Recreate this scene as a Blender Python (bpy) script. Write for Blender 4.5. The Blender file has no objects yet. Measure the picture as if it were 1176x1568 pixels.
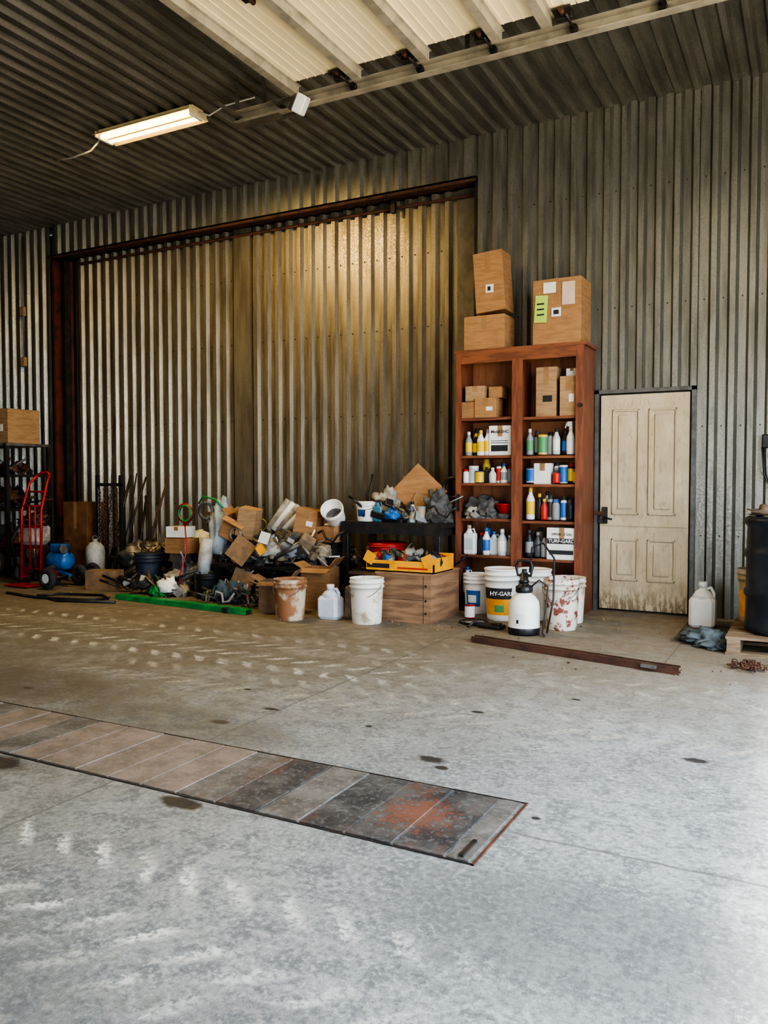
import bpy, bmesh, math, random
from mathutils import Vector, Matrix, Euler, noise
random.seed(7)
COL=bpy.context.collection
# ------------------------------------------------------------------ materials
class NT:
    def __init__(s,name):
        s.m=bpy.data.materials.new(name); s.m.use_nodes=True; s.t=s.m.node_tree
        s.b=s.t.nodes['Principled BSDF']; s.co=s.t.nodes.new('ShaderNodeTexCoord').outputs['Object']
    def n(s,k): return s.t.nodes.new(k)
    def l(s,a,b): s.t.links.new(a,b)
    def put(s,inp,x):
        if isinstance(x,(int,float)): inp.default_value=x
        elif isinstance(x,(tuple,list)): inp.default_value=tuple(x)+((1,) if len(inp.default_value)==4 and len(x)==3 else ())
        else: s.l(x,inp)
    def m_(s,op,a,b=0.0,c=0.0,clamp=False):
        q=s.n('ShaderNodeMath'); q.operation=op; q.use_clamp=clamp
        s.put(q.inputs[0],a); s.put(q.inputs[1],b); s.put(q.inputs[2],c); return q.outputs[0]
    def noise(s,scale,detail=3,rough=.55,vec=None,sc=None):
        q=s.n('ShaderNodeTexNoise'); q.inputs['Scale'].default_value=scale; q.inputs['Detail'].default_value=detail; q.inputs['Roughness'].default_value=rough
        v=vec or s.co
        if sc:
            mp=s.n('ShaderNodeMapping'); mp.inputs['Scale'].default_value=sc; s.l(v,mp.inputs[0]); v=mp.outputs[0]
        s.l(v,q.inputs['Vector']); return q.outputs['Fac']
    def ramp(s,f,a,b,c0=0.0,c1=1.0):
        q=s.n('ShaderNodeMapRange'); q.interpolation_type='SMOOTHSTEP'; s.put(q.inputs[0],f)
        q.inputs[1].default_value=a; q.inputs[2].default_value=b; q.inputs[3].default_value=c0; q.inputs[4].default_value=c1; return q.outputs[0]
    def mix(s,f,a,b):
        q=s.n('ShaderNodeMix'); q.data_type='RGBA'; s.put(q.inputs[0],f); s.put(q.inputs[6],a); s.put(q.inputs[7],b); return q.outputs[2]
    def sep(s):
        q=s.n('ShaderNodeSeparateXYZ'); s.l(s.co,q.inputs[0]); return q.outputs
    def bump(s,h,st=.3,d=.01):
        q=s.n('ShaderNodeBump'); q.inputs['Strength'].default_value=st; q.inputs['Distance'].default_value=d; s.l(h,q.inputs['Height']); s.l(q.outputs[0],s.b.inputs['Normal'])
    def fin(s,col,rough=.6,metal=0.0):
        s.put(s.b.inputs['Base Color'],col); s.put(s.b.inputs['Roughness'],rough); s.put(s.b.inputs['Metallic'],metal); return s.m
MC={}
def M(name,c,c2=None,rough=.55,metal=0.,scale=8,sc=None,lo=.4,hi=.65,em=None):
    if name in MC: return MC[name]
    t=NT(name); c2=c2 or tuple(x*.75 for x in c)
    f=t.noise(scale,3,.6,sc=sc)
    t.fin(t.mix(t.ramp(f,lo,hi),c,c2),rough,metal)
    if em: t.b.inputs['Emission Color'].default_value=em[:3]+(1,); t.b.inputs['Emission Strength'].default_value=em[3]
    MC[name]=t.m; return t.m
def plain(c):
    k='plastic_%d_%d_%d'%tuple(int(x*99) for x in c)
    if k not in MC:
        t=NT(k); MC[k]=t.fin(c,.42)
    return MC[k]
card=M('cardboard',(.38,.205,.095),(.30,.16,.07),.85,0,6,sc=(1,1,6))
card2=M('cardboard_pale',(.40,.25,.135),(.31,.19,.10),.85,0,6,sc=(1,1,6))
card3=M('cardboard_dusty',(.27,.165,.09),(.18,.115,.07),.9,0,6)
tape=M('packing_tape',(.34,.20,.10),(.30,.17,.08),.25)
paper=M('paper_label',(.75,.74,.70),(.68,.67,.63),.7)
redwood=M('stained_red_wood',(.25,.085,.042),(.15,.052,.028),.5,0,4,sc=(8,8,1.0))
redwoodh=M('stained_red_wood_h',(.25,.09,.042),(.15,.055,.028),.5,0,4,sc=(1,8,8))
ply=M('plywood_back',(.40,.175,.08),(.30,.125,.055),.6,0,3,sc=(6,1,1))
crateply=M('crate_plywood',(.32,.185,.105),(.18,.10,.057),.7,0,2.2,sc=(1.2,1,9))
wood=M('old_timber',(.26,.18,.115),(.15,.10,.065),.8,0,5,sc=(1,8,8))
rustm=M('rusty_steel',(.12,.055,.035),(.07,.035,.025),.75,.2,9)
rustred=M('red_oxide_primer',(.15,.04,.025),(.06,.025,.018),.6,.1,6)
dsteel=M('dark_steel',(.04,.04,.043),(.07,.058,.05),.5,.6,9)
gsteel=M('grey_steel',(.24,.235,.225),(.14,.13,.12),.45,.6,9)
cylm=M('cylinder_grey_paint',(.40,.41,.40),(.27,.27,.25),.5,0,9)
galv2=M('galvanised_smooth',(.21,.19,.155),(.15,.135,.11),.5,.5,5)
black=M('black_plastic',(.014,.015,.018),(.026,.026,.028),.38,0,10)
rubber=M('tyre_rubber',(.02,.02,.02),(.04,.038,.036),.8,0,20)
white=M('white_plastic',(.78,.77,.74),(.66,.64,.59),.42,0,7,lo=.5,hi=.8)
dirtywhite=M('dirty_white_plastic',(.72,.69,.62),(.38,.29,.19),.5,0,7,lo=.52,hi=.72)
rustbucket=M('rust_stained_bucket',(.50,.42,.31),(.28,.125,.055),.6,0,6,lo=.42,hi=.58)
splat=M('paint_splattered',(.62,.58,.50),(.22,.065,.045),.55,0,14,lo=.5,hi=.6)
redp=M('red_paint',(.45,.02,.02),(.30,.015,.012),.4,.1,10)
bluep=M('blue_paint',(.02,.14,.42),(.015,.08,.26),.4)
greenp=M('green_paint',(.02,.30,.07),(.015,.18,.05),.45)
yel=M('yellow_plastic',(.85,.38,.015),(.72,.30,.015),.45)
ragc=M('grey_rag',(.14,.135,.13),(.05,.049,.048),.95,0,9)
ragw=M('pale_rag',(.40,.38,.34),(.22,.2,.175),.95,0,9)
ragg=M('green_rag',(.03,.13,.05),(.02,.07,.03),.95,0,9)
tan=M('tan_bag',(.25,.185,.125),(.14,.105,.075),.9,0,9)
cream=M('cream_door_skin',(.95,.82,.54),(.93,.79,.50),.45,0,3)
strutm=M('strut_galvanised',(.48,.44,.35),(.34,.31,.25),.45,.35,6)
framem=M('door_frame_steel',(.15,.145,.14),(.10,.095,.09),.5,.4)
tube_em=M('fluorescent_tube',(1,.85,.5),(1,.85,.5),.5,em=(1.0,.62,.14,11.0))
reflm=M('fixture_reflector',(.80,.68,.40),(.75,.62,.36),.4)
t=NT('aged_cream_paint'); X,Y,Z=t.sep(); a_=t.noise(3,4,.65,sc=(2,2,1)); c_=t.noise(14,3,.7,sc=(2,2,.6))
col=t.mix(t.ramp(a_,.35,.65),(.60,.50,.34),(.50,.405,.265)); col=t.mix(t.m_('MULTIPLY',t.ramp(c_,.52,.66),.45),col,(.32,.24,.15))
col=t.mix(t.m_('MULTIPLY',t.ramp(Z,.35,.0,0,1),t.ramp(c_,.40,.56)),col,(.24,.17,.10)); doorpaint=t.fin(col,.6)
def galv(name,c1,c2,vert,rough=(.32,.5)):
    t=NT(name)
    a=t.noise(3,4,.65,sc=(3,3,.4) if vert else (3,.4,3)); b=t.noise(60,2,.6)
    col=t.mix(t.ramp(a,.35,.7),c1,c2)
    col=t.mix(t.m_('MULTIPLY',t.ramp(b,.45,.7),.35),col,tuple(x*.5 for x in c1))
    return t.fin(col,t.ramp(b,.3,.7,*rough),.68)
galvw=galv('galvanised_corrugated',(.29,.283,.25),(.175,.168,.143),True)
galvd=galv('sliding_door_sheeting',(.36,.32,.25),(.20,.172,.128),True)
galvc=galv('ceiling_sheeting',(.28,.27,.24),(.16,.153,.135),False)
galvr=galv('darkened_side_sheeting',(.10,.11,.13),(.06,.065,.08),True)  # shade put into the colour: unseen right wall darkened to dim the upper corner
# ------------------------------------------------------------------ mesh builder
class B:
    def __init__(s): s.bm=bmesh.new(); s.mats=[]
    def mi(s,m):
        if m not in s.mats: s.mats.append(m)
        return s.mats.index(m)
    def faces(s,vs,fs,m,smooth=False,mat=None):
        k=s.mi(m); q=[s.bm.verts.new(mat@Vector(v) if mat else v) for v in vs]
        for f in fs:
            try: g=s.bm.faces.new([q[i] for i in f]); g.material_index=k; g.smooth=smooth
            except ValueError: pass
    def box(s,c,d,m,rot=(0,0,0),taper=1.0,bev=0.0):
        x,y,z=d[0]/2,d[1]/2,d[2]/2; T=Matrix.Translation(c)@Euler(rot).to_matrix().to_4x4()
        if bev<=0:
            vs=[(-x,-y,-z),(x,-y,-z),(x,y,-z),(-x,y,-z)]+[(a*taper,b*taper,z) for a,b in((-x,-y),(x,-y),(x,y),(-x,y))]
            s.faces(vs,[(3,2,1,0),(4,5,6,7),(0,1,5,4),(1,2,6,5),(2,3,7,6),(3,0,4,7)],m,mat=T)
        else:
            e=min(bev,x*.9,y*.9,z*.9)
            def ring(w,h,zz):
                cc=e
                return [(-w+cc,-h,zz),(w-cc,-h,zz),(w,-h+cc,zz),(w,h-cc,zz),(w-cc,h,zz),(-w+cc,h,zz),(-w,h-cc,zz),(-w,-h+cc,zz)]
            vs=ring(x-e*.6,y-e*.6,-z)+ring(x,y,-z+e)+ring(x*taper,y*taper,z-e)+ring(x*taper-e*.6,y*taper-e*.6,z)
            fs=[tuple(range(7,-1,-1)),tuple(range(24,32))]
            for k in range(3):
                for i in range(8): fs.append((k*8+i,k*8+(i+1)%8,k*8+8+(i+1)%8,k*8+8+i))
            s.faces(vs,fs,m,mat=T)
    def mm(s,a,b,m,**k):
        s.box([(p+q)/2 for p,q in zip(a,b)],[abs(q-p) for p,q in zip(a,b)],m,**k)
    def lathe(s,prof,c,m,seg=24,rot=(0,0,0),mats=None,sx=1,sy=1):
        T=Matrix.Translation(c)@Euler(rot).to_matrix().to_4x4(); n=len(prof)
        vs=[T@Vector((r*sx*math.cos(2*math.pi*i/seg),r*sy*math.sin(2*math.pi*i/seg),z)) for r,z in prof for i in range(seg)]
        q=[s.bm.verts.new(v) for v in vs]
        for k in range(n-1):
            mk=s.mi(mats[k] if mats and k<len(mats) and mats[k] else m)
            for i in range(seg):
                g=s.bm.faces.new((q[k*seg+i],q[k*seg+(i+1)%seg],q[(k+1)*seg+(i+1)%seg],q[(k+1)*seg+i])); g.material_index=mk; g.smooth=True
        for k,rev in((0,True),(n-1,False)):
            if prof[k][0]>1e-4:
                vv=q[k*seg:(k+1)*seg]; g=s.bm.faces.new(vv[::-1] if rev else vv); g.material_index=s.mi(m)
    def cyl(s,a,b,r,m,seg=16,r2=None):
        a=Vector(a); b=Vector(b); d=b-a; R=d.to_track_quat('Z','Y').to_euler()
        s.lathe([(r,0),(r if r2 is None else r2,d.length)],a,m,seg,rot=R)
    def tube(s,pts,r,m,seg=8,closed=False):
        pts=[Vector(p) for p in pts]; n=len(pts); rings=[]; k=s.mi(m)
        for i,p in enumerate(pts):
            a=pts[i-1] if (i>0 or closed) else p; b=pts[(i+1)%n] if (i<n-1 or closed) else p
            d=(b-a).normalized(); u=d.orthogonal().normalized() if i==0 else (pu-d*pu.dot(d)).normalized()
            pu=u; w=d.cross(u); rings.append([s.bm.verts.new(p+(u*math.cos(2*math.pi*j/seg)+w*math.sin(2*math.pi*j/seg))*r) for j in range(seg)])
        for i in range(n if closed else n-1):
            A=rings[i]; C=rings[(i+1)%n]
            for j in range(seg):
                g=s.bm.faces.new((A[j],A[(j+1)%seg],C[(j+1)%seg],C[j])); g.material_index=k; g.smooth=True
        if not closed:
            for R_ in (rings[0][::-1],rings[-1]): g=s.bm.faces.new(R_); g.material_index=k
    def torus(s,c,R,r,m,axis='x',seg=24):
        pts=[]
        for i in range(seg):
            a=2*math.pi*i/seg; u,v=R*math.cos(a),R*math.sin(a)
            pts.append(Vector(c)+Vector({'x':(0,u,v),'y':(u,0,v),'z':(u,v,0)}[axis]))
        s.tube(pts,r,m,closed=True)
    def blob(s,c,d,m,amp=.25,fr=3.,seed=0,flat=True,sub=4):
        t=bmesh.new(); bmesh.ops.create_icosphere(t,subdivisions=sub,radius=1); k=s.mi(m); mp={}
        for v in t.verts:
            p=v.co.copy(); o=Vector((seed*3.1,seed*1.7,seed))
            f=1+amp*noise.noise(p*fr*.6+o)*1.6+amp*.5*abs(noise.noise(p*fr*2+o))*2
            p=p*f
            if flat: p.z=max(p.z,-.55)
            mp[v]=s.bm.verts.new((c[0]+p.x*d[0]/2,c[1]+p.y*d[1]/2,c[2]+(p.z+.55 if flat else p.z)*d[2]/(1.55 if flat else 2)))
        for f in t.faces: g=s.bm.faces.new([mp[v] for v in f.verts]); g.material_index=k; g.smooth=True
        t.free()
    def carton(s,c,d,m=card,rz=0,label=False,open_=False,rot=None):
        R=rot or (0,0,rz); T=Matrix.Translation(c)@Euler(R).to_matrix().to_4x4()
        def bx(cc,dd,mm_,rr=(0,0,0)):
            s.box(T@Vector(cc),dd,mm_,rot=(T.to_3x3()@Euler(rr).to_matrix()).to_euler())
        x,y,z=d
        if open_:
            th=.006
            bx((0,-y/2,z/2),(x,th,z),m); bx((0,y/2,z/2),(x,th,z),m); bx((-x/2,0,z/2),(th,y,z),m); bx((x/2,0,z/2),(th,y,z),m); bx((0,0,.005),(x,y,.008),m)
            bx((0,-y/2-y*.17,z-.02),(x,y*.4,th),m,(.35,0,0)); bx((-x/2-x*.14,0,z+.02),(x*.34,y,th),m,(0,.5,0)); bx((x/2+x*.1,0,z+.06),(x*.34,y,th),m,(0,-.9,0))
        else:
            s.box(T@Vector((0,0,z/2)),d,m,rot=R,bev=.004)
            bx((0,0,z+.0006),(x*1.0,min(.05,y*.3),.0012),tape); bx((0,-y/2-.0006,z*.82),(min(.05,x*.3),.0012,z*.36),tape)
            bx((0,0,z+.0004),(x,.003,.002),dsteel)
            if label: bx((x*.2,-y/2-.001,z*.45),(x*.3,.0015,z*.2),paper)
    def text(s,body,c,size,m,rot=(math.pi/2,0,0)):
        cu=bpy.data.curves.new('t','FONT'); cu.body=body; cu.size=size; cu.align_x='CENTER'; cu.align_y='CENTER'; cu.offset=size*.02
        ob=bpy.data.objects.new('t',cu); COL.objects.link(ob); me=ob.to_mesh()
        T=Matrix.Translation(c)@Euler(rot).to_matrix().to_4x4()
        s.faces([v.co.copy() for v in me.vertices],[tuple(p.vertices) for p in me.polygons],m,mat=T)
        ob.to_mesh_clear(); bpy.data.objects.remove(ob)
    def done(s,name,sharp=True):
        me=bpy.data.meshes.new(name); s.bm.normal_update(); s.bm.to_mesh(me); s.bm.free()
        for m in s.mats: me.materials.append(m)
        o=bpy.data.objects.new(name,me); COL.objects.link(o); return o
# ------------------------------------------------------------------ shell
P=.16; DP=.042
PROF=((0,0),(.40,0),(.54,1),(.84,1))
def corr(b,x0,x1,z0,z1,y,m):
    i0=math.floor(x0/P); pts=[]
    for i in range(i0,int(math.ceil(x1/P))+1):
        for fx,dd in PROF: pts.append(((i+fx)*P,y-DP*dd))
    pts=[p for p in pts if x0<=p[0]<=x1]; pts=[(x0,pts[0][1])]+pts+[(x1,pts[-1][1])]
    vs=[];fs=[]
    for k,(x,yy) in enumerate(pts):
        vs+=[(x,yy,z0),(x,yy,z1)]
        if k: fs.append((2*k-2,2*k,2*k+1,2*k-1))
    b.faces(vs,fs,m)
def screws(b,xa,xb,y,zz,skip=lambda x,z:False):
    for z in zz:
        x=math.ceil(xa/P)*P+.03
        while x<xb:
            if not skip(x,z): b.box((x,y-.003,z),(.012,.008,.012),dsteel)
            x+=P
D=7.95; ZC=4.81
b=B()
corr(b,-14,-9.46,0,ZC,D,galvw); corr(b,-9.46,-3.17,4.37,ZC,D,galvw); corr(b,-3.17,-1.90,0,ZC,D,galvw)
corr(b,-1.90,-.98,2.12,ZC,D,galvw); corr(b,-.98,1.3,0,ZC,D,galvw)
b.mm((-14,8.30,0),(1.3,8.34,ZC),dsteel)  # unseen backing sheet added to stop light leaks
b.mm((-3.17,D-.002,0),(-3.14,8.25,4.37),dsteel)
b.mm((-9.46,D,4.37),(-3.17,8.3,4.39),dsteel)
screws(b,-3.1,1.2,D,(.75,1.75,2.9,4.0),lambda x,z:-1.95<x<-.93 and z<2.15)
b.done('wall_back')
b=B()
corr(b,-9.3,-6.45,0,4.36,8.2,galvd); corr(b,-6.2,-3.45,0,4.36,8.2,galvd)
b.mm((-6.46,8.15,0),(-6.20,8.19,4.36),galvd); b.mm((-6.465,8.145,0),(-6.455,8.19,4.3),dsteel); b.mm((-3.45,8.17,0),(-3.1,8.19,4.36),galv2)
b.mm((-9.2,8.14,4.26),(-3.16,8.165,4.29),rustm)
screws(b,-9.2,-3.5,8.2,(.95,2.0,2.95,3.75),lambda x,z:-6.5<x<-6.15)
b.done('door_2')
b=B()
b.mm((-9.5,7.90,4.325),(-3.14,7.925,4.372),rustm); b.mm((-9.5,7.90,4.355),(-3.14,8.1,4.375),rustm)
for x in (-8.6,-7.1,-5.6,-4.18): b.cyl((x,7.9,4.34),(x,7.885,4.34),.012,dsteel,6)
b.mm((-4.20,8.05,4.2),(-4.15,8.1,4.36),dsteel)
b.done('trim_1')
b=B(); b.mm((-9.47,7.94,0),(-9.43,8.15,4.31),rustred); b.mm((-9.47,8.08,0),(-9.26,8.12,4.31),rustred); b.mm((-9.29,7.98,0),(-9.27,8.12,4.31),dsteel)
b.done('trim_2')
b=B()
vs=[];fs=[];k=0
for i in range(int(-14/P)-1,int(1.3/P)+1):
    for fx,dd in PROF:
        x=(i+fx)*P; z=ZC-DP*dd; vs+=[(x,-4,z),(x,D,z)]
        if k: fs.append((2*k-2,2*k-1,2*k+1,2*k))
        k+=1
b.faces(vs,fs,galvc); b.mm((-14.2,-4.2,ZC+.01),(1.5,8.4,ZC+.1),dsteel); b.done('ceiling')
b=B(); b.mm((-14.2,-4.2,0),(-14,8.4,ZC),galvw); b.done('wall_left')
b=B(); b.mm((1.3,5.75,0),(1.45,8.4,ZC),galvr); b.mm((1.3,-4.2,0),(1.45,.2,ZC),galvr); b.mm((1.3,.2,4.15),(1.45,5.75,ZC),galvr); b.done('wall_right')
b=B(); b.mm((-14.2,-4.2,0),(-4,-4,ZC),galvw); b.mm((-4,-4.2,2.2),(-.5,-4,ZC),galvw); b.mm((-.5,-4.2,0),(1.45,-4,ZC),galvw); b.done('wall_front')  # opening behind the camera added and sized to let in frontal fill light
# ---- floor material
t=NT('concrete_floor'); X,Y,Z=t.sep()
n1=t.noise(1.1,4,.6); n2=t.noise(9,4,.68); n3=t.noise(42,3,.75); n4=t.noise(3.3,3,.7)
col=t.mix(t.ramp(n1,.3,.7),(.335,.348,.35),(.215,.23,.24))
col=t.mix(t.m_('MULTIPLY',t.ramp(n2,.46,.6),.7),col,(.14,.15,.157))
col=t.mix(t.m_('MULTIPLY',t.ramp(n3,.5,.62),.45),col,(.50,.50,.48))
col=t.mix(t.m_('MULTIPLY',t.ramp(n3,.36,.48,1,0),.45),col,(.09,.094,.097))
dirt=t.m_('MULTIPLY',t.ramp(t.m_('ADD',Y,t.m_('MULTIPLY',n1,2.2)),4.2,7.6),.8)
dirt=t.m_('MULTIPLY',dirt,t.ramp(n2,.2,.6,.6,1.0))
col=t.mix(dirt,col,(.26,.20,.13))
gr=t.m_('MULTIPLY',t.ramp(t.m_('MULTIPLY_ADD',Y,-.25,X),-5.2,-1.0,.8,0),t.ramp(n4,.3,.6,.35,1.)); col=t.mix(gr,col,(.14,.12,.088))
wx=t.m_('SUBTRACT',n4,.5)
def track(yc,x0,x1,w,per,sgn,strength,curve=0.,lim=.46,skew=.9,tone=(.68,.67,.63),wi=.015):
    global col
    xr=t.m_('SUBTRACT',X,x0)
    v=t.m_('SUBTRACT',Y,t.m_('MULTIPLY_ADD',t.m_('MULTIPLY',xr,xr),curve,yc))
    v=t.m_('ADD',v,t.m_('MULTIPLY',t.m_('SUBTRACT',n2,.5),.10)); av=t.m_('ABSOLUTE',v)
    side=t.m_('MULTIPLY',t.m_('GREATER_THAN',v,0.),.5*per)
    ph=t.m_('FRACT',t.m_('DIVIDE',t.m_('ADD',t.m_('MULTIPLY_ADD',wx,.16,t.m_('MULTIPLY_ADD',av,skew*sgn,X)),side),per))
    ph=t.m_('ADD',ph,t.m_('MULTIPLY',t.m_('SUBTRACT',n3,.5),.45))
    lug=t.m_('MULTIPLY',t.ramp(ph,.0,.16),t.ramp(ph,.28,.50,1,0))
    band=t.m_('MULTIPLY',t.ramp(av,w-.08,w,1,0),t.ramp(av,wi,wi+.05))
    ends=t.m_('MULTIPLY',t.ramp(X,x0-.3,x0+.3),t.ramp(X,x1-.9,x1+.4,1,0))
    pat=t.m_('MULTIPLY',t.ramp(n4,lim-.08,lim+.16,.12,1),t.m_('MULTIPLY',t.ramp(n3,.38,.58,.25,1.),t.ramp(n2,.3,.55,.35,1.)))
    f=t.m_('MULTIPLY',t.m_('MULTIPLY',lug,band),t.m_('MULTIPLY',t.m_('MULTIPLY',ends,pat),strength),clamp=True)
    col=t.mix(f,col,tone)
track(1.78,-3.6,-.7,.25,.19,1,.95,lim=.38,wi=.06)
track(1.30,-2.6,.6,.24,.2,-1,.7,lim=.42,wi=.05)
track(4.55,-6.5,-2.0,.22,.21,-1,.95,lim=.42,wi=.04)
track(5.15,-7.5,-2.4,.22,.2,1,.75,lim=.43,wi=.04)
track(4.0,-4.5,.6,.24,.2,1,.8,curve=.01,lim=.42,tone=(.46,.43,.37),wi=.04)
track(5.0,-2.8,.9,.22,.2,-1,.8,lim=.42,tone=(.46,.43,.36),wi=.04)
track(3.4,-1.0,.9,.25,.2,1,.5,lim=.45,tone=(.50,.50,.48))
track(5.75,-6.5,-.5,.2,.2,-1,.6,lim=.45,tone=(.42,.37,.30))
def line(axis,pos,w,lo,hi):
    global col
    A,O=(X,Y) if axis=='x' else (Y,X)
    d=t.m_('ABSOLUTE',t.m_('SUBTRACT',A,t.m_('MULTIPLY_ADD',t.m_('SUBTRACT',n2,.5),.03,pos)))
    f=t.m_('MULTIPLY',t.ramp(d,w*.3,w,.7,0),t.m_('MULTIPLY',t.m_('GREATER_THAN',O,lo),t.m_('LESS_THAN',O,hi)))
    col=t.mix(f,col,(.10,.096,.09))
line('x',-2.58,.011,3.05,8); line('y',2.74,.010,-.93,1.3); line('x',-2.58,.010,-4,2.42); line('y',5.95,.008,-3,1.3); line('x',-.9,.009,5.6,8)
def spot(x,y,rx,ry,k=.95,c=(.025,.022,.02)):
    global col
    a=t.m_('DIVIDE',t.m_('SUBTRACT',X,x),rx); q=t.m_('DIVIDE',t.m_('SUBTRACT',Y,y),ry)
    d=t.m_('SQRT',t.m_('ADD',t.m_('MULTIPLY',a,a),t.m_('MULTIPLY',q,q)))
    d=t.m_('ADD',d,t.m_('MULTIPLY',t.m_('SUBTRACT',n2,.5),1.8))
    col=t.mix(t.ramp(d,.6,1.15,k,0),col,c)
for a in ((-3.20,2.36,.17,.08),(-2.17,2.39,.11,.05),(-2.72,3.30,.055,.034),(-2.62,3.62,.06,.025),(-1.51,3.30,.08,.045),(-1.43,3.22,.04,.025),(-.45,3.84,.065,.04),(-1.6,4.1,.04,.022),(-2.0,3.6,.025,.02),(-3.0,3.9,.03,.02),(-4.2,3.3,.04,.025),(-1.2,4.6,.03,.02),(-.9,2.9,.02,.015)): spot(*a)
spot(-.1,1.6,.05,.03,.6,(.2,.16,.1)); spot(-.35,1.55,.07,.03,.5,(.25,.2,.12)); spot(-.55,2.2,.6,.35,.5,(.11,.115,.12)); spot(-2.9,3.2,.8,.25,.5,(.095,.085,.07)); spot(-4.4,3.4,1.0,.35,.55,(.10,.08,.06)); spot(-1.9,1.2,.7,.3,.45,(.11,.115,.12)); spot(-.9,1.45,.5,.15,.4,(.11,.115,.12))
t.bump(n3,.4,.008)
floorm=t.fin(col,t.ramp(n2,.3,.7,.5,.8))
b=B(); b.mm((-14.2,-4.2,-.12),(1.45,8.4,0),floorm); b.done('floor')
t=NT('gravel_yard'); f=t.noise(30,2); g=t.fin(t.mix(f,(.50,.43,.33),(.38,.33,.25)),.9)
b=B(); b.mm((1.46,-20,-.2),(40,30,-.03),g); b.mm((-25,-40,-.2),(1.45,-4.21,-.03),g); b.done('yard_ground')  # unseen ground outside, added pale to bounce light onto the ceiling
# ---- pit cover
def plank(nm,c,c2,rust=0.,sp=.4,scol=(.28,.27,.26)):
    t=NT(nm); a=t.noise(6,4,.7); c_=t.noise(40,2,.7); s_=t.noise(4,4,.7,sc=(1,.5,1)); col=t.mix(t.ramp(a,.35,.65),c,c2)
    col=t.mix(t.m_('MULTIPLY',t.ramp(c_,.52,.66),sp),col,scol)
    col=t.mix(t.m_('MULTIPLY',t.ramp(s_,.52,.66),.55 if rust else .3),col,(.15,.065,.04))
    if rust:
        X,Y,Z=t.sep(); d=t.m_('SQRT',t.m_('ADD',t.m_('POWER',t.m_('DIVIDE',t.m_('SUBTRACT',X,-1.30),.14),2.),t.m_('POWER',t.m_('DIVIDE',t.m_('SUBTRACT',Y,2.72),.15),2.)))
        d=t.m_('ADD',d,t.m_('MULTIPLY',t.m_('SUBTRACT',c_,.5),3.0)); col=t.mix(t.ramp(d,.2,1.3,rust,0),col,(.22,.08,.045))
    return t.fin(col,.6,.1)
pa=plank('pit_plank_pink',(.25,.20,.18),(.155,.13,.115)); pb=plank('pit_plank_grey',(.17,.163,.158),(.09,.087,.083)); pc=plank('pit_plate_dark',(.035,.037,.043),(.10,.097,.097),.75,.4,(.20,.20,.20))
b=B(); x=-.985; i=0; seq=[pb,pc,pc,pc,pb,pc,pb,pa]
ws=[.09,.20,.19,.2,.19,.2,.2,.19]
while x>-7:
    w=ws[i] if i<8 else random.choice((.19,.2,.3,.24)); m=seq[i] if i<8 else random.choice((pa,pa,pb))
    z=.005+random.uniform(-.001,.002); b.mm((x-w+.003,2.455,-.02),(x-.003,3.005,z),m,bev=.003); x-=w; i+=1
b.mm((-7,2.44,-.02),(-.965,2.447,.004),dsteel); b.mm((-7,3.01,-.02),(-.965,3.016,.004),dsteel); b.mm((-.975,2.44,-.02),(-.965,3.015,.006),rustm)
b.mm((-1.03,2.47,.0),(-1.015,2.60,.014),dsteel,); b.done('pit_cover')
# ---- panelled door
b=B(); x0,x1=-1.845,-1.035; y=7.93
b.mm((x0,y,.02),(x1,y+.035,2.07),doorpaint)
def panel(a,c,z0,z1):
    dk=y-.018
    for q in (((a,dk,z0),(c,y,z0+.02)),((a,dk,z1-.02),(c,y,z1)),((a,dk,z0),(a+.02,y,z1)),((c-.02,dk,z0),(c,y,z1))): b.mm(q[0],q[1],doorpaint,bev=.006)
    b.mm((a+.055,y-.014,z0+.055),(c-.055,y,z1-.055),doorpaint,bev=.013)
for a,c in ((x0+.11,x0+.365),(x1-.365,x1-.11)):
    panel(a,c,.30,.70); panel(a,c,.93,1.93)
b.mm((x0,y-.012,.82),(x1,y,.835),doorpaint)
b.box((x0+.05,y-.02,.92),(.05,.02,.16),dsteel,bev=.004); b.cyl((x0+.05,y-.03,.90),(x0+.05,y-.075,.90),.011,dsteel,10); b.cyl((x0+.05,y-.07,.90),(x0+.13,y-.075,.885),.010,dsteel,10)
b.box((x0-.01,y-.03,.94),(.14,.012,.035),rustm,bev=.003); b.torus((x0+.02,y-.05,.90),.022,.005,dsteel,'y'); b.box((x0+.02,y-.05,.865),(.045,.02,.045),dsteel,bev=.004)
b.done('door_1')
b=B()
b.mm((-1.90,7.90,0),(-1.862,8.0,2.12),framem); b.mm((-1.018,7.90,0),(-.98,8.0,2.12),framem); b.mm((-1.90,7.90,2.085),(-.98,8.0,2.12),framem); b.mm((-1.87,7.98,0),(-1.01,8.02,2.1),dsteel)
b.done('trim_3')
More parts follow.
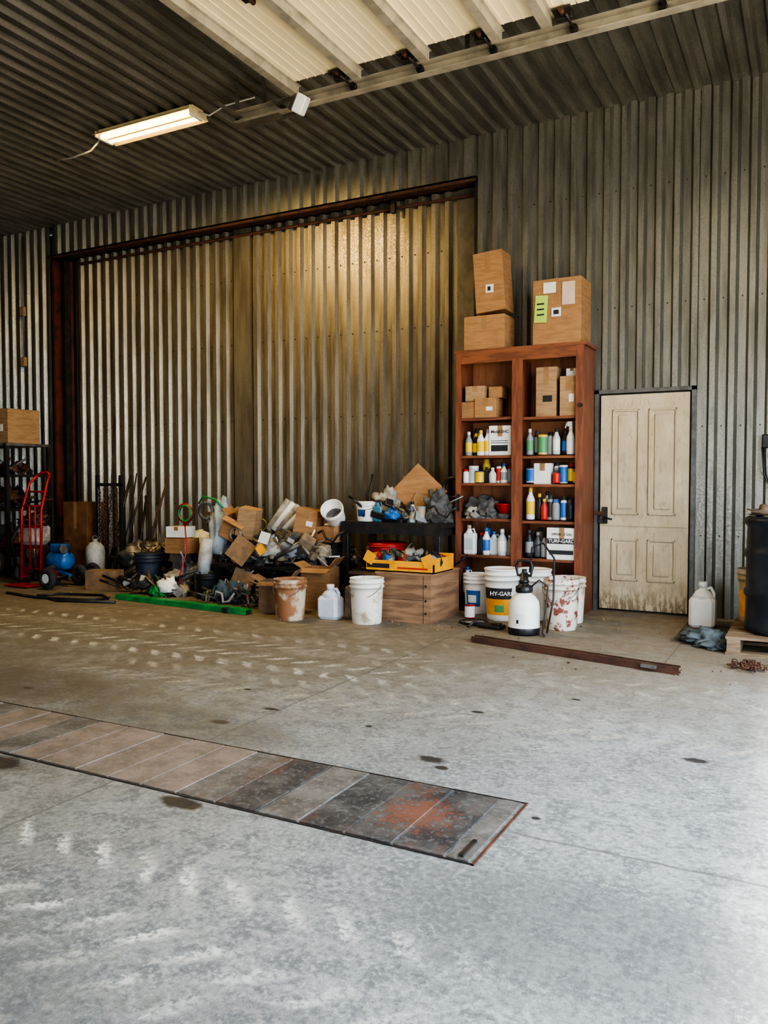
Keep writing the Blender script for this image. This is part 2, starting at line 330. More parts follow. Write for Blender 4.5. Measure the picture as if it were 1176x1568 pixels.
# ---- overhead door (raised)
b=B(); zs=4.50
secs=[-3.92,-3.30,-2.70,-2.10,-1.50,-.90,-.30,.30]
for i in range(7):
    a,c=secs[i],secs[i+1]; b.mm((a+.004,.3,zs),(c-.004,5.62,zs+.045),cream)
    for k in range(1,8):
        xx=a+(c-a)*k/8; b.mm((xx-.005,.3,zs-.005),(xx+.005,5.62,zs),cream)
pr=[]
for k in range(9):
    a=math.pi/2*k/8; pr.append((.30+.9*math.sin(a),zs-.45*(1-math.cos(a))))
vs=[];fs=[]
for k,(xx,zz) in enumerate(pr):
    vs+=[(xx,.3,zz),(xx,5.62,zz)]
    if k: fs.append((2*k-2,2*k-1,2*k+1,2*k))
b.faces(vs,fs,cream)
for xx in (-3.86,-3.27,-2.68,-2.10,-1.73,-.89,-.3):
    b.mm((xx-.035,.3,zs-.07),(xx-.030,5.70,zs),strutm); b.mm((xx+.030,.3,zs-.07),(xx+.035,5.70,zs),strutm); b.mm((xx-.035,.3,zs-.075),(xx+.035,5.70,zs-.07),strutm)
    b.mm((xx-.055,.3,zs-.008),(xx+.055,5.70,zs-.002),strutm)
for xx in (-3.40,-2.80,-2.20,-1.60,-1.0,-.4):
    for yy in (5.60,4.5,3.3): 
        b.box((xx,yy,zs-.02),(.13,.05,.014),dsteel); b.cyl((xx,yy-.03,zs-.035),(xx,yy+.03,zs-.035),.018,rustm,10)
    b.box((xx,5.67,zs-.03),(.12,.05,.06),dsteel,bev=.005); b.cyl((xx+.03,5.6,zs-.06),(xx+.03,5.80,zs-.06),.010,dsteel,10); b.cyl((xx+.03,5.79,zs-.06),(xx+.03,5.82,zs-.06),.03,dsteel,14)
b.done('door_3')
b=B()
b.mm((-4.55,5.84,4.39),(.3,5.845,4.48),strutm); b.mm((-4.55,5.77,4.385),(.3,5.845,4.392),strutm); b.mm((-4.55,5.77,4.475),(.3,5.845,4.48),strutm)
b.mm((-4.6,5.85,4.44),(1.28,5.90,4.447),galv2); b.mm((-4.6,5.85,4.44),(1.28,5.855,4.50),galv2)
pts=[(.3,5.80,4.43)]+[(.30+.85*math.sin(math.pi/2*k/8),5.8,4.43-.85*(1-math.cos(math.pi/2*k/8))) for k in range(1,9)]+[(1.15,5.8,.05)]
b.tube(pts,.03,strutm)
for xx in (-4.3,-2.4,-.6): b.mm((xx-.02,5.86,4.45),(xx+.02,5.866,4.79),galv2)
for k in range(30): b.box((-4.4+k*.15,5.853,4.47),(.04,.012,.012),dsteel)
b.mm((-4.62,5.80,4.38),(-4.1,5.90,4.388),galv2); b.mm((-4.62,5.95,4.42),(-3.95,6.0,4.428),galv2); b.mm((-4.1,5.7,4.43),(-4.05,6.05,4.437),galv2); b.mm((-4.61,5.86,4.38),(-4.57,5.866,4.78),galv2)
b.mm((-4.55,5.5,4.44),(-4.51,6.2,4.447),galv2)
b.done('door_track')
b=B(); b.box((-3.82,5.72,4.36),(.09,.12,.15),white,rot=(.3,.5,.4),bev=.01); b.box((-3.86,5.67,4.35),(.05,.02,.10),dsteel,rot=(.3,.5,.4)); b.mm((-3.84,5.72,4.4),(-3.8,5.78,4.43),dsteel); b.done('door_sensor')
# ---- fluorescent fixture
b=B(); cx,cy=-5.82,6.06
b.mm((cx-.61,cy-.08,4.735),(cx+.61,cy+.08,4.765),reflm)
for s_ in(-1,1):
    b.box((cx,cy+s_*.115,4.715),(1.22,.09,.005),reflm,rot=(s_*-.6,0,0))
    b.cyl((cx-.58,cy+s_*.055,4.70),(cx+.58,cy+s_*.055,4.70),.022,tube_em,12)
    b.box((cx+s_*.61,cy,4.715),(.02,.24,.06),reflm,bev=.005); b.box((cx+s_*.59,cy,4.695),(.03,.17,.05),white,bev=.005)
b.mm((cx-.6,cy-.012,4.69),(cx+.6,cy+.012,4.735),reflm)
b.tube([(cx-.62,cy,4.74),(cx-.75,cy-.05,4.60),(cx-.95,cy-.1,4.55),(cx-1.3,cy,4.62),(cx-1.6,cy+.1,4.76)],.009,ragw)
b.tube([(cx+.62,cy,4.72),(cx+.75,cy,4.66),(cx+.9,cy+.05,4.74),(cx+1.2,cy+.1,4.77)],.007,white)
b.done('fluorescent_light_fixture')
b=B(); b.tube([(-9.99,7.88,4.7),(-9.99,7.88,2.95)],.012,galv2)
for z in (3.65,2.94): b.box((-9.99,7.87,z),(.09,.05,.13),card2,bev=.008)
b.done('electrical_conduit')
# ------------------------------------------------------------------ bookcase
b=B(); yf,yb=7.50,7.88; L,R_=-3.17,-1.90; top=2.52
b.mm((L,yf,0),(L+.03,yb,top),redwood); b.mm((R_-.03,yf,0),(R_,yb,top),redwood); b.mm((L,yb-.012,0),(R_,yb,top),ply)
b.mm((L-.02,yf-.015,top-.02),(R_+.02,yb,top+.012),redwoodh)
b.mm((L,yf-.018,top-.12),(R_,yf,top-.02),redwoodh)
b.mm((L,yf-.02,0),(L+.055,yf,top-.02),redwood); b.mm((R_-.075,yf-.02,0),(R_,yf,top-.02),redwood); b.mm((-2.59,yf-.02,.05),(-2.485,yf,top-.1),redwood); b.mm((-2.55,yf,.05),(-2.525,yb-.01,top-.1),redwood)
SH=[.13,.52,.88,1.23,1.50,1.87]
for z in SH:
    for a,c,dz in ((L+.03,-2.55,0),(-2.525,R_-.03,-.01)):
        b.mm((a,yf+.01,z-.025+dz),(c,yb-.01,z+dz),redwoodh)
b.cyl((R_-.03,yf-.02,1.95),(R_-.03,yf-.05,1.95),.02,dsteel,10); b.mm((L+.02,yf-.03,.95),(L+.045,yf-.02,1.12),black)
b.done('wooden_bookcase')
def rc(lo,hi): return random.uniform(lo,hi)
def bottle(b,x,y,z,h,r,c,cap=(.05,.05,.05),lab=None,kind=0):
    m=plain(c); cm=plain(cap); lm=plain(lab) if lab else m
    if kind==0:
        b.lathe([(r*.9,0),(r,.01),(r,h*.15),(r*1.01,h*.16),(r*1.01,h*.55),(r,h*.56),(r,h*.62),(r*.45,h*.8),(r*.4,h*.86),(r*.48,h*.861),(r*.44,h),(0,h)],(x,y,z),m,14,mats=[None,None,None,lm,lm,None,None,None,cm,cm,cm,cm])
    elif kind==1:
        b.lathe([(r,0),(r,h*.1),(r*1.005,h*.11),(r*1.005,h*.72),(r,h*.74),(r*.75,h*.82),(r*.72,h*.83),(r*.68,h*.99),(0,h)],(x,y,z),m,14,mats=[None,None,lm,None,None,cm,cm,cm])
    elif kind==2:
        b.box((x,y,z+h*.36),(r*2,r*1.5,h*.72),m,bev=.012); b.box((x,y-r*.76,z+h*.36),(r*1.5,.002,h*.4),lm)
        b.lathe([(r*.8,0),(r*.35,h*.14),(r*.35,h*.2),(0,h*.2)],(x-r*.2,y,z+h*.7),m,12); b.cyl((x-r*.2,y,z+h*.88),(x-r*.2,y,z+h),r*.36,cm,12)
        b.tube([(x+r*.1,y,z+h*.84),(x+r*.6,y,z+h*.88),(x+r*.85,y,z+h*.7)],r*.14,m)
    elif kind==3:
        bottle(b,x,y,z,h*.78,r,c,cap,lab,0); b.box((x-.01,y,z+h*.84),(.05,.022,.045),m,bev=.005); b.box((x-.045,y,z+h*.80),(.008,.012,.05),cm,rot=(0,.3,0))
    elif kind==4:
        b.lathe([(r,0),(r*1.02,.004),(r,.008),(r,h*.12),(r,h*.88),(r*1.03,h*.9),(r*1.03,h),(r*.9,h),(r*.9,h*.97),(0,h*.97)],(x,y,z),m,16,mats=[cm,cm,None,lm,None,cm,cm,cm,cm])
W=(.74,.74,.72); K=(.025,.025,.03); G=(.27,.28,.30); Yl=(.75,.50,.03); Rd=(.5,.03,.02); Bl=(.03,.14,.45); Tn=(.42,.35,.24); Gn=(.10,.30,.12); Cl=(.5,.56,.58)
b=B()
def row(b,items,z):
    for it in items:
        x,dy,h,r,c=it[:5]; kw=it[5] if len(it)>5 else {}
        bottle(b,x,7.58+dy,z,h,r,c,**kw)
row(b,[(-3.07,0,.24,.036,G,dict(lab=Yl,cap=W)),(-3.0,.02,.22,.034,K,dict(lab=Yl,cap=Yl)),(-2.935,-.02,.25,.038,W,dict(lab=Yl,cap=Yl,kind=0)),(-2.87,.0,.26,.036,W,dict(lab=Yl,cap=G)),(-3.03,.13,.28,.04,Yl,dict(kind=1)),(-2.9,.14,.27,.04,K,{}),
 (-2.44,.0,.25,.035,G,dict(lab=Gn,cap=W)),(-2.38,.05,.24,.034,K,dict(kind=1,lab=G)),(-2.31,-.01,.19,.045,Tn,dict(kind=4,lab=Gn,cap=Yl)),(-2.25,.04,.22,.034,G,dict(kind=1,cap=K)),(-2.18,0,.25,.035,Cl,dict(lab=W,cap=K)),(-2.11,.05,.23,.034,K,dict(lab=Bl)),(-2.04,-.01,.34,.04,W,dict(kind=3,cap=W)),(-1.985,.02,.13,.03,W,dict(cap=Gn,kind=1))],1.50)
row(b,[(-3.1,0,.14,.03,W,dict(kind=1,cap=Rd)),(-3.03,.03,.17,.05,W,dict(kind=4,lab=Cl,cap=W)),(-2.95,-.01,.12,.045,Yl,dict(kind=4)),(-2.93,.13,.24,.04,Yl,dict(kind=1,cap=Yl)),(-2.88,.02,.16,.04,K,dict(kind=2)),(-2.81,-.02,.15,.035,Cl,dict(cap=W)),(-2.76,.03,.2,.033,W,dict(lab=Rd,kind=1)),(-2.70,0,.19,.034,W,dict(lab=G,cap=Bl)),(-2.645,.02,.17,.03,G,dict(cap=Rd,kind=1)),
 (-2.43,0,.15,.045,W,dict(kind=4,lab=Bl)),(-2.18,.05,.2,.034,W,dict(lab=G,kind=1)),(-2.11,0,.17,.04,Bl,dict(kind=4,cap=W)),(-2.04,.02,.19,.036,K,dict(lab=Yl,kind=1,cap=Rd)),(-1.985,-.01,.12,.03,Yl,dict(kind=4,cap=K)),(-2.17,-.03,.12,.035,Rd,dict(kind=1))],1.23)
row(b,[(-2.43,0,.31,.042,W,dict(lab=Yl,cap=Yl)),(-2.44,.1,.24,.035,G,{}),(-2.35,.03,.25,.033,K,dict(cap=Yl)),(-2.29,-.01,.2,.033,Rd,dict(cap=Yl,lab=Rd)),(-2.24,.02,.24,.034,G,dict(lab=K,kind=1)),(-2.18,.0,.2,.036,G,dict(kind=1,cap=Bl)),(-2.11,.02,.23,.033,W,dict(lab=Bl,kind=1)),(-2.04,.0,.2,.035,K,dict(kind=1)),(-1.985,.02,.24,.03,Bl,dict(cap=W,kind=1)),(-2.3,.12,.27,.035,W,dict(cap=K))],.88)
row(b,[(-3.05,0,.29,.06,W,dict(kind=2,cap=Tn,lab=Cl)),(-2.94,.03,.22,.035,K,dict(cap=Rd)),(-2.88,0,.27,.037,W,dict(lab=Bl,cap=Bl)),(-2.80,.03,.23,.05,Cl,dict(kind=2,cap=Bl)),(-2.71,-.01,.26,.045,Cl,dict(lab=W,cap=W)),(-2.65,.03,.2,.03,Tn,dict(cap=W)),(-2.9,.12,.3,.04,Bl,{}),
 (-2.44,0,.26,.04,K,dict(lab=G)),(-2.36,.02,.24,.04,(.08,.08,.09),dict(cap=G)),(-2.29,0,.22,.035,G,dict(cap=K)),(-2.36,.12,.28,.04,Tn,{})],.52)
row(b,[(-3.07,0,.26,.05,W,dict(kind=2,cap=Bl)),(-2.95,.0,.22,.06,(.07,.2,.45),dict(kind=4)),(-2.8,0,.27,.06,W,dict(kind=2,lab=Yl))],.13)
b.done('shelf_bottles')
b=B(); b.carton((-2.73,7.64,1.50),(.23,.2,.29),M('white_carton',(.78,.78,.77),(.70,.70,.69),.6)); b.text('Mobil SHC',(-2.73,7.5365,1.73),.042,plain(K)); b.mm((-2.82,7.537,1.54),(-2.65,7.539,1.60),plain(K)); b.mm((-2.82,7.537,1.64),(-2.65,7.539,1.645),plain(K)); b.mm((-2.82,7.537,1.62),(-2.65,7.539,1.625),plain(K)); b.done('white_carton')
b=B(); b.carton((-2.10,7.60,.51),(.29,.2,.30),MC['white_carton']); b.mm((-2.24,7.497,.66),(-1.97,7.4995,.71),plain(K)); b.text('TURF-GARD',(-2.10,7.495,.685),.046,paper); b.text('10W30 - 3 GAL',(-2.10,7.4965,.75),.03,plain(K)); b.mm((-2.22,7.497,.56),(-1.99,7.4995,.6),plain(K)); b.done('white_carton')
b=B(); b.carton((-2.31,7.64,1.22),(.17,.16,.20),MC['white_carton']); b.done('white_carton')
b=B(); b.blob((-2.93,7.62,.88),(.30,.2,.2),ragc,.4,4,1); b.blob((-3.0,7.58,.88),(.2,.2,.12),ragw,.3,4,2); b.blob((-2.85,7.57,.88),(.16,.14,.10),ragc,.5,5,3); b.tube([(-3.1,7.53,.9),(-2.98,7.5,.96),(-2.85,7.5,.9),(-2.80,7.52,.9)],.008,black); b.done('shop_rags')
b=B(); b.lathe([(.05,0),(.055,.005),(.095,.09),(.10,.095),(.095,.10),(.09,.092),(.05,.012),(0,.01)],(-2.70,7.60,.93),redp,24); b.lathe([(.08,0),(.085,.05),(0,.052)],(-2.70,7.60,.88),ragc,20); b.done('red_bowl')
b=B()
b.carton((-3.05,7.62,1.87),(.17,.2,.16),card); b.carton((-2.87,7.60,1.87),(.22,.2,.19),card,label=True); b.carton((-3.0,7.63,2.035),(.2,.2,.15),card2,rz=.12); b.carton((-2.80,7.66,2.065),(.14,.14,.11),card)
b.carton((-2.28,7.66,1.86),(.2,.2,.47),card2); b.carton((-2.06,7.63,1.86),(.16,.2,.37),card2,label=True); b.carton((-2.04,7.63,2.235),(.11,.1,.07),paper)
b.mm((-2.31,7.557,2.0),(-2.22,7.5585,2.06),plain(K)); b.done('small_cartons')
b=B(); b.carton((-2.89,7.66,2.533),(.42,.30,.33),card); b.done('cardboard_box')
b=B(); b.carton((-2.83,7.66,2.90),(.30,.26,.58),card,rot=(0,-.07,0)); b.mm((-2.88,7.525,3.08),(-2.80,7.528,3.16),paper); b.mm((-2.86,7.523,3.10),(-2.83,7.5255,3.14),plain(K)); b.done('cardboard_box')
b=B(); b.carton((-2.16,7.66,2.533),(.46,.34,.60),card,rz=-.03)
green=M('lime_label',(.45,.65,.12),(.4,.6,.1),.6)
b.box((-2.31,7.482,2.86),(.12,.003,.25),green,rot=(0,.06,0)); b.mm((-2.21,7.481,2.78),(-2.12,7.484,2.86),paper); b.mm((-2.11,7.479,2.88),(-1.99,7.483,3.09),M('pink_label',(.62,.48,.38),(.55,.42,.32),.7)); b.mm((-2.29,7.481,3.0),(-2.17,7.485,3.1),paper)
for k in range(3): b.mm((-2.35,7.479,2.80+k*.05),(-2.28,7.4815,2.815+k*.05),plain(K))
b.mm((-2.19,7.478,2.80),(-2.14,7.4805,2.84),plain(K)); b.done('cardboard_box')
# ------------------------------------------------------------------ buckets
def bucket(name,x,y,m,h=.37,r=.15,lid=False,z=0,label=None,inner=None,tilt=(0,0,0),handle=True):
    b=B(); rb=r*.86
    pr=[(rb*.98,0),(rb,.006),(rb+(r-rb)*.2,h*.2),(rb+(r-rb)*.70,h*.72),(r*.98,h*.80),(r*1.04,h*.80),(r*1.04,h*.825),(r*.985,h*.83),(r*.995,h*.90),(r*1.05,h*.90),(r*1.05,h*.925),(r,h*.93),(r*1.01,h*.985),(r*1.03,h)]
    ms=[None]*20
    if lid: pr+=[(r*1.05,h*1.005),(r*1.05,h*1.03),(r*.97,h*1.035),(r*.95,h*1.01),(0,h*1.01)]
    else: pr+=[(r*.98,h),(r*.95,h*.95),(rb*.94,h*.35),(0,h*.33)]; ms[14:18]=[None,None,inner or m,inner or dsteel]
    b.lathe(pr,(x,y,z),m,32,mats=ms,rot=tilt)
    if handle:
        pts=[]
        for k in range(13):
            a=math.pi*k/12; pts.append((x+r*1.06*math.cos(a),y-r*.75*math.sin(a)*1.0-.02,z+h*.86-math.sin(a)*h*.28))
        b.tube(pts,.003,gsteel,6)
    if label: label(b,x,y,z,h,r)
    return b.done(name)
def lab_arc(b,x,y,r,z0,z1,a0,a1,m,n=12):
    vs=[];fs=[]
    for k in range(n+1):
        a=a0+(a1-a0)*k/n
        for zz in (z0,z1): vs.append((x+r(zz)*math.cos(a),y+r(zz)*math.sin(a),zz))
        if k: fs.append((2*k-2,2*k,2*k+1,2*k-1))
    b.faces(vs,fs,m,smooth=True)
def sticker(parts):
    def f(b,x,y,z,h,r):
        for i,(za,zb,a0,a1,m) in enumerate(parts):
            lab_arc(b,x,y,lambda q,i=i:r*(.86+.14*min(1,(q-z)/h*1.15))+.0015+.0008*i,z+za*h,z+zb*h,a0,a1,m)
    return f
bucket('plastic_bucket',-3.49,6.24,dirtywhite,.40,.15,inner=ragw)
bucket('plastic_bucket',-4.19,6.07,rustbucket,.37,.148,inner=rustm)
def hl(b,x,y,z,h,r):
    sticker([(.12,.44,-2.5,-.6,yel),(.44,.66,-2.5,-.6,plain(K)),(.18,.32,-1.7,-1.1,plain(Gn))])(b,x,y,z,h,r); b.text('HY-GARD',(-2.44,6.825,.25),.05,paper,rot=(math.pi/2,0,.3))
bucket('plastic_bucket',-2.50,6.98,white,.45,.155,lid=True,label=hl,handle=False)
bucket('plastic_bucket',-1.89,6.76,splat,.43,.15,inner=dsteel)
bucket('plastic_bucket',-1.93,7.12,dirtywhite,.40,.15,inner=tan,handle=False)
bucket('plastic_bucket',-2.25,7.15,white,.44,.15,lid=True,handle=False)
bucket('plastic_bucket',-2.83,7.22,white,.36,.13,lid=True,label=sticker([(.2,.62,-2.2,-1.0,bluep),(.3,.5,-2.0,-1.3,paper)]),handle=False)
bucket('black_bucket',-5.74,6.76,black,.27,.14,handle=False)
bucket('dark_bucket',-6.85,7.05,M('navy_plastic',(.02,.03,.055),(.04,.05,.07),.5),.40,.16,handle=False,lid=True)
b=B(); x,y=-2.10,6.40
b.lathe([(.125,0),(.13,.02),(.132,.06),(.128,.07),(.128,.22),(.12,.27),(.09,.31),(.06,.33),(.06,.35)],(x,y,0),white,28,mats=[black,black,None])
b.lathe([(.065,0),(.07,.01),(.07,.05),(.05,.06),(.035,.07),(.03,.16),(0,.16)],(x,y,.34),black,20)
b.tube([(x-.05,y,.60),(x-.07,y,.55),(x-.055,y,.48),(x+.055,y,.48),(x+.07,y,.55),(x+.05,y,.60)],.012,black,closed=True); b.cyl((x,y,.48),(x,y,.53),.02,black)
b.lathe([(.04,0),(.04,.02),(.02,.03)],(x,y,.42),black); lab_arc(b,x,y,lambda z:.1292,.09,.18,-1.9,-1.2,paper); lab_arc(b,x,y,lambda z:.1300,.10,.13,-1.75,-1.6,plain(K))
b.tube([(x+.05,y,.38),(x+.13,y-.02,.45),(x+.20,y,.40),(x+.19,y-.03,.2),(x+.17,y-.05,.03),(x+.2,y-.1,.012)],.007,black)
b.tube([(x+.03,y+.05,.50),(x+.03,y+.1,.70),(x+.12,y+.12,.74),(x+.22,y+.1,.62),(x+.24,y+.02,.30),(x+.21,y-.06,.03)],.008,black)
b.done('pump_sprayer')
def jug(name,x,y,w,d,h,m,cap):
    b=B(); b.box((x,y,h*.33),(w,d,h*.66),m,bev=.025); b.lathe([(w*.46,0),(w*.30,h*.14),(w*.16,h*.2),(w*.16,h*.24)],(x,y,h*.64),m,20,sy=d/w)
    b.cyl((x,y,h*.87),(x,y,h),w*.17,cap,16); b.tube([(x+w*.1,y,h*.84),(x+w*.3,y,h*.88),(x+w*.42,y,h*.76),(x+w*.42,y,h*.6)],w*.07,m); b.done(name)
jug('plastic_jug',-3.89,6.28,.21,.16,.31,M('blueish_jug',(.66,.70,.80),(.58,.63,.74),.4),white)
jug('plastic_jug',-.84,7.40,.21,.18,.39,white,plain(W))
b=B(); b.box((-3.70,6.40,.15),(.14,.18,.30),tan,bev=.02); b.box((-3.66,6.33,.2),(.08,.04,.1),yel,bev=.01); b.cyl((-3.72,6.42,.3),(-3.72,6.42,.33),.03,black); b.tube([(-3.74,6.35,.29),(-3.70,6.3,.33),(-3.64,6.35,.29)],.01,black); b.done('fuel_can')
b=B(); b.lathe([(.12,0),(.13,.004),(.13,.018),(.12,.02),(.115,.012),(0,.012)],(-2.64,6.66,0),black,28); b.lathe([(.09,0),(.09,.004),(0,.004)],(-2.64,6.66,.0125),ragw,24); b.done('bucket_lid')
b=B(); b.box((-2.42,6.50,.02),(.22,.13,.03),black,rot=(0,0,-.2),bev=.01); b.box((-2.36,6.46,.045),(.08,.06,.025),black,rot=(0,0,-.2),bev=.008); b.tube([(-2.5,6.52,.03),(-2.58,6.5,.04),(-2.6,6.42,.01)],.01,black); b.done('rubber_boot_tray')
b=B(); b.lathe([(.045,0),(.047,.01),(.047,.11),(.045,.12),(.0,.12)],(-2.78,6.90,0),redp,16,mats=[None,paper]); b.done('red_can')
# crate & bin
b=B(); x0,x1,y0,y1,h=-3.49,-2.95,6.42,7.05,.42
b.mm((x0,y0,0),(x1,y0+.02,h),crateply); b.mm((x0,y1-.02,0),(x1,y1,h),crateply); b.mm((x0,y0+.02,0),(x0+.02,y1-.02,h),crateply); b.mm((x1-.02,y0+.02,0),(x1,y1-.02,h),crateply); b.mm((x0-.01,y0-.01,h),(x1+.01,y1,h+.018),crateply)
for z in (.09,.2,.33): b.cyl((x1-.05,y0-.004,z),(x1-.05,y0,z),.010,dsteel,8)
b.mm((x1-.075,y0-.002,0),(x1-.072,y0+.001,h),dsteel); b.mm((x0,y0-.002,.20),(x1-.075,y0+.001,.203),dsteel)
b.done('wooden_crate')
b=B(); z=.439; a,c,e,f=-3.62,-2.93,6.44,6.86
for q in (((a,e,z),(c,e+.012,z+.10)),((a,f,z),(c,f+.012,z+.15)),((a,e,z),(a+.012,f,z+.15)),((c-.012,e,z),(c,f,z+.13)),((a,e,z),(c,f,z+.01))): b.mm(q[0],q[1],yel)
b.mm((a+.02,e-.002,z+.03),(a+.25,e,z+.07),plain(K)); b.mm((a+.33,e-.002,z+.03),(c-.06,e,z+.045),plain(Rd))
b.box((a+.05,e-.004,z+.12),(.10,.012,.10),yel,rot=(0,.5,0)); b.box((c-.06,e-.004,z+.11),(.10,.012,.10),yel,rot=(0,-.4,0))
for k in range(60):
    px,py=rc(a+.06,c-.06),rc(e+.05,f-.05); mm_=random.choice((dsteel,ragc,plain(K),plain(G),redp,dsteel,plain((.15,.12,.2)),gsteel,ragc,dsteel,bluep,black))
    if k%3==0: b.blob((px,py,z+.04),(rc(.08,.16),rc(.06,.12),rc(.08,.14)),mm_,.5,5,k,sub=2)
    elif k%3==1: b.cyl((px,py,z+rc(.06,.1)),(px+rc(-.12,.12),py+rc(-.08,.08),z+rc(.12,.18)),rc(.008,.022),mm_,10)
    else: b.box((px,py,z+.11),(rc(.05,.12),rc(.03,.08),rc(.03,.07)),mm_,rot=(rc(-.4,.4),rc(-.4,.4),rc(0,3)),bev=.006)
b.done('parts_bin')
# ------------------------------------------------------------------ workbench centre
b=B(); a,c,e,f,h=-4.28,-3.18,7.12,7.75,.84
b.mm((a,e,h-.05),(c,f,h),dsteel)
for px in (a+.04,c-.04):
    for py in (e+.04,f-.04): b.box((px,py,(h-.05)/2),(.07,.07,h-.05),dsteel,bev=.004)
b.mm((a,e,h-.12),(c,e+.02,h-.05),dsteel); b.mm((a+.02,e+.02,.30),(c-.02,f,.33),wood); b.mm((c-.06,e+.05,h-.13),(c-.03,f-.05,h-.05),dsteel)
b.done('workbench')
b=B(); b.lathe([(.15,0),(.19,.01),(.20,.06),(.20,.12),(.18,.13),(.03,.14),(0,.14)],(-3.86,7.33,.50),redp,28); b.torus((-3.86,7.33,.59),.203,.008,redp,'z'); b.box((-3.86,7.33,.415),(.3,.3,.17),dsteel,bev=.01); b.done('red_drain_pan')
bucket('small_white_pail',-4.06,7.28,white,.20,.12,z=.84,label=sticker([(.25,.6,-2.2,-1.3,bluep)]))
b=B(); b.box((-3.62,7.55,1.13),(.44,.008,.44),card,rot=(-.30,.72,0)); b.box((-3.50,7.50,1.0),(.32,.01,.20),card2,rot=(-.5,.3,.1)); b.done('cardboard_sheet')
def pile(b,xa,xb,ya,yb,z0,hf,n,mats,seed=1,smax=.22):
    R=random.Random(seed)
    for k in range(n):
        px,py=R.uniform(xa,xb),R.uniform(ya,yb); z=z0+R.random()**1.3*hf(px); m=R.choice(mats); s=R.uniform(.07,smax); q=R.random()
        if q<.24: b.box((px,py,z+s*.4),(s,s*R.uniform(.4,1),s*R.uniform(.3,.9)),m,rot=(R.uniform(-.6,.6),R.uniform(-.6,.6),R.uniform(0,3)),bev=.006)
        elif q<.36: b.blob((px,py,z),(s*1.7,s*1.3,s*1.1),m,.45,4,k+seed,sub=3)
        elif q<.62:
            a=R.uniform(0,6.28); L_=R.uniform(.15,.5); b.cyl((px,py,z+.03),(px+L_*math.cos(a),py+L_*.5*math.sin(a),z+R.uniform(.02,.22)),R.uniform(.006,.02),m,10)
        elif q<.74:
            a=R.uniform(0,6.28); pts=[(px+.12*j*math.cos(a)*.6,py-.03*j%.07,z+.06+.06*math.sin(j*1.5+a)) for j in range(6)]; b.tube(pts,R.uniform(.006,.014),m)
        elif q<.86: b.lathe([(s*.3,0),(s*.32,.01),(s*.32,s*.6),(s*.26,s*.7),(s*.26,s*.6),(0,s*.55)],(px,py,z),m,16,rot=(R.uniform(-1.3,1.3),R.uniform(-1,1),0))
        elif q<.93: b.box((px,py,z+s*.3),(s*1.2,.006,s*.9),m,rot=(R.uniform(-.8,.8),R.uniform(-.8,.8),R.uniform(-.8,.8)))
        else: b.torus((px,py,z+.06),s*.5,.010,m,R.choice('xyz'),18)
b=B()
b.box((-3.72,7.33,.93),(.34,.22,.05),tan,rot=(0,.35,.1)); b.box((-3.80,7.28,.88),(.36,.2,.07),black,rot=(0,.25,0),bev=.01)
bottle(b,-3.52,7.22,.84,.21,.035,Cl,lab=Tn,cap=K); bottle(b,-3.44,7.25,.84,.16,.045,Tn,kind=4,cap=G); bottle(b,-3.58,7.28,.84,.2,.03,W,lab=Yl,kind=1); bottle(b,-3.90,7.22,.84,.22,.045,(.06,.2,.28),kind=2,cap=K)
b.blob((-3.33,7.4,.84),(.26,.3,.30),ragc,.3,4,5); b.blob((-3.92,7.45,.84),(.3,.2,.30),ragw,.35,4,6); b.blob((-3.3,7.3,.84),(.2,.2,.12),ragc,.35,4,8); b.box((-3.38,7.5,1.02),(.2,.2,.16),tan,rot=(.2,.3,.4),bev=.01)
b.torus((-3.26,7.62,1.18),.10,.02,black,'y')
b.tube([(-4.15,7.5,.86),(-4.22,7.55,1.1),(-4.18,7.6,1.32)],.012,dsteel); b.tube([(-3.9,7.6,.85),(-3.8,7.6,1.3)],.01,wood); b.tube([(-3.95,7.3,1.05),(-3.75,7.3,1.0),(-3.6,7.25,.92)],.015,gsteel)
pile(b,-4.2,-3.3,7.18,7.6,.845,lambda x:.12,60,[dsteel,gsteel,rustm,ragc,plain(G),plain(Tn),black,bluep],77,.14)
b.done('bench_clutter')
b=B(); pile(b,-4.2,-3.35,7.17,7.6,.335,lambda x:.10,44,[dsteel,gsteel,rustm,ragc,card3,plain(G),black,ragw],78,.16); b.done('shelf_clutter')
# ------------------------------------------------------------------ scrap pile
b=B(); b.mm((-5.75,6.85,.33),(-4.40,7.5,.36),dsteel)
for px in (-5.70,-4.45):
    for py in (6.88,7.46): b.box((px,py,.165),(.05,.05,.33),dsteel)
b.mm((-5.7,6.86,.10),(-4.45,7.45,.12),dsteel); b.done('low_steel_table')
jm=[dsteel,gsteel,gsteel,ragc,ragw,tan,card3,rustm,black,plain(G),plain((.30,.25,.17)),galv2,ragc,white,dsteel,black]
b=B()
pile(b,-6.0,-4.45,7.2,7.7,.10,lambda x:.60,120,jm,3,.26)
pile(b,-5.6,-4.45,6.92,7.25,.36,lambda x:.28,110,jm,5,.16)
pile(b,-6.3,-5.7,6.95,7.4,.0,lambda x:.5,44,jm,6,.2)
pile(b,-5.7,-4.65,6.72,6.85,.0,lambda x:.14,44,jm,8,.12)
b.carton((-5.62,7.05,.62),(.26,.2,.24),card,rot=(.1,.45,.2),open_=True)
b.box((-5.35,6.84,.52),(.24,.01,.26),card3,rot=(-.25,.6,.2)); b.box((-5.40,7.05,.80),(.20,.2,.32),card2,rot=(.1,.2,.3)); b.carton((-4.72,7.15,.70),(.24,.22,.26),card,rot=(0,.2,.2),label=True)
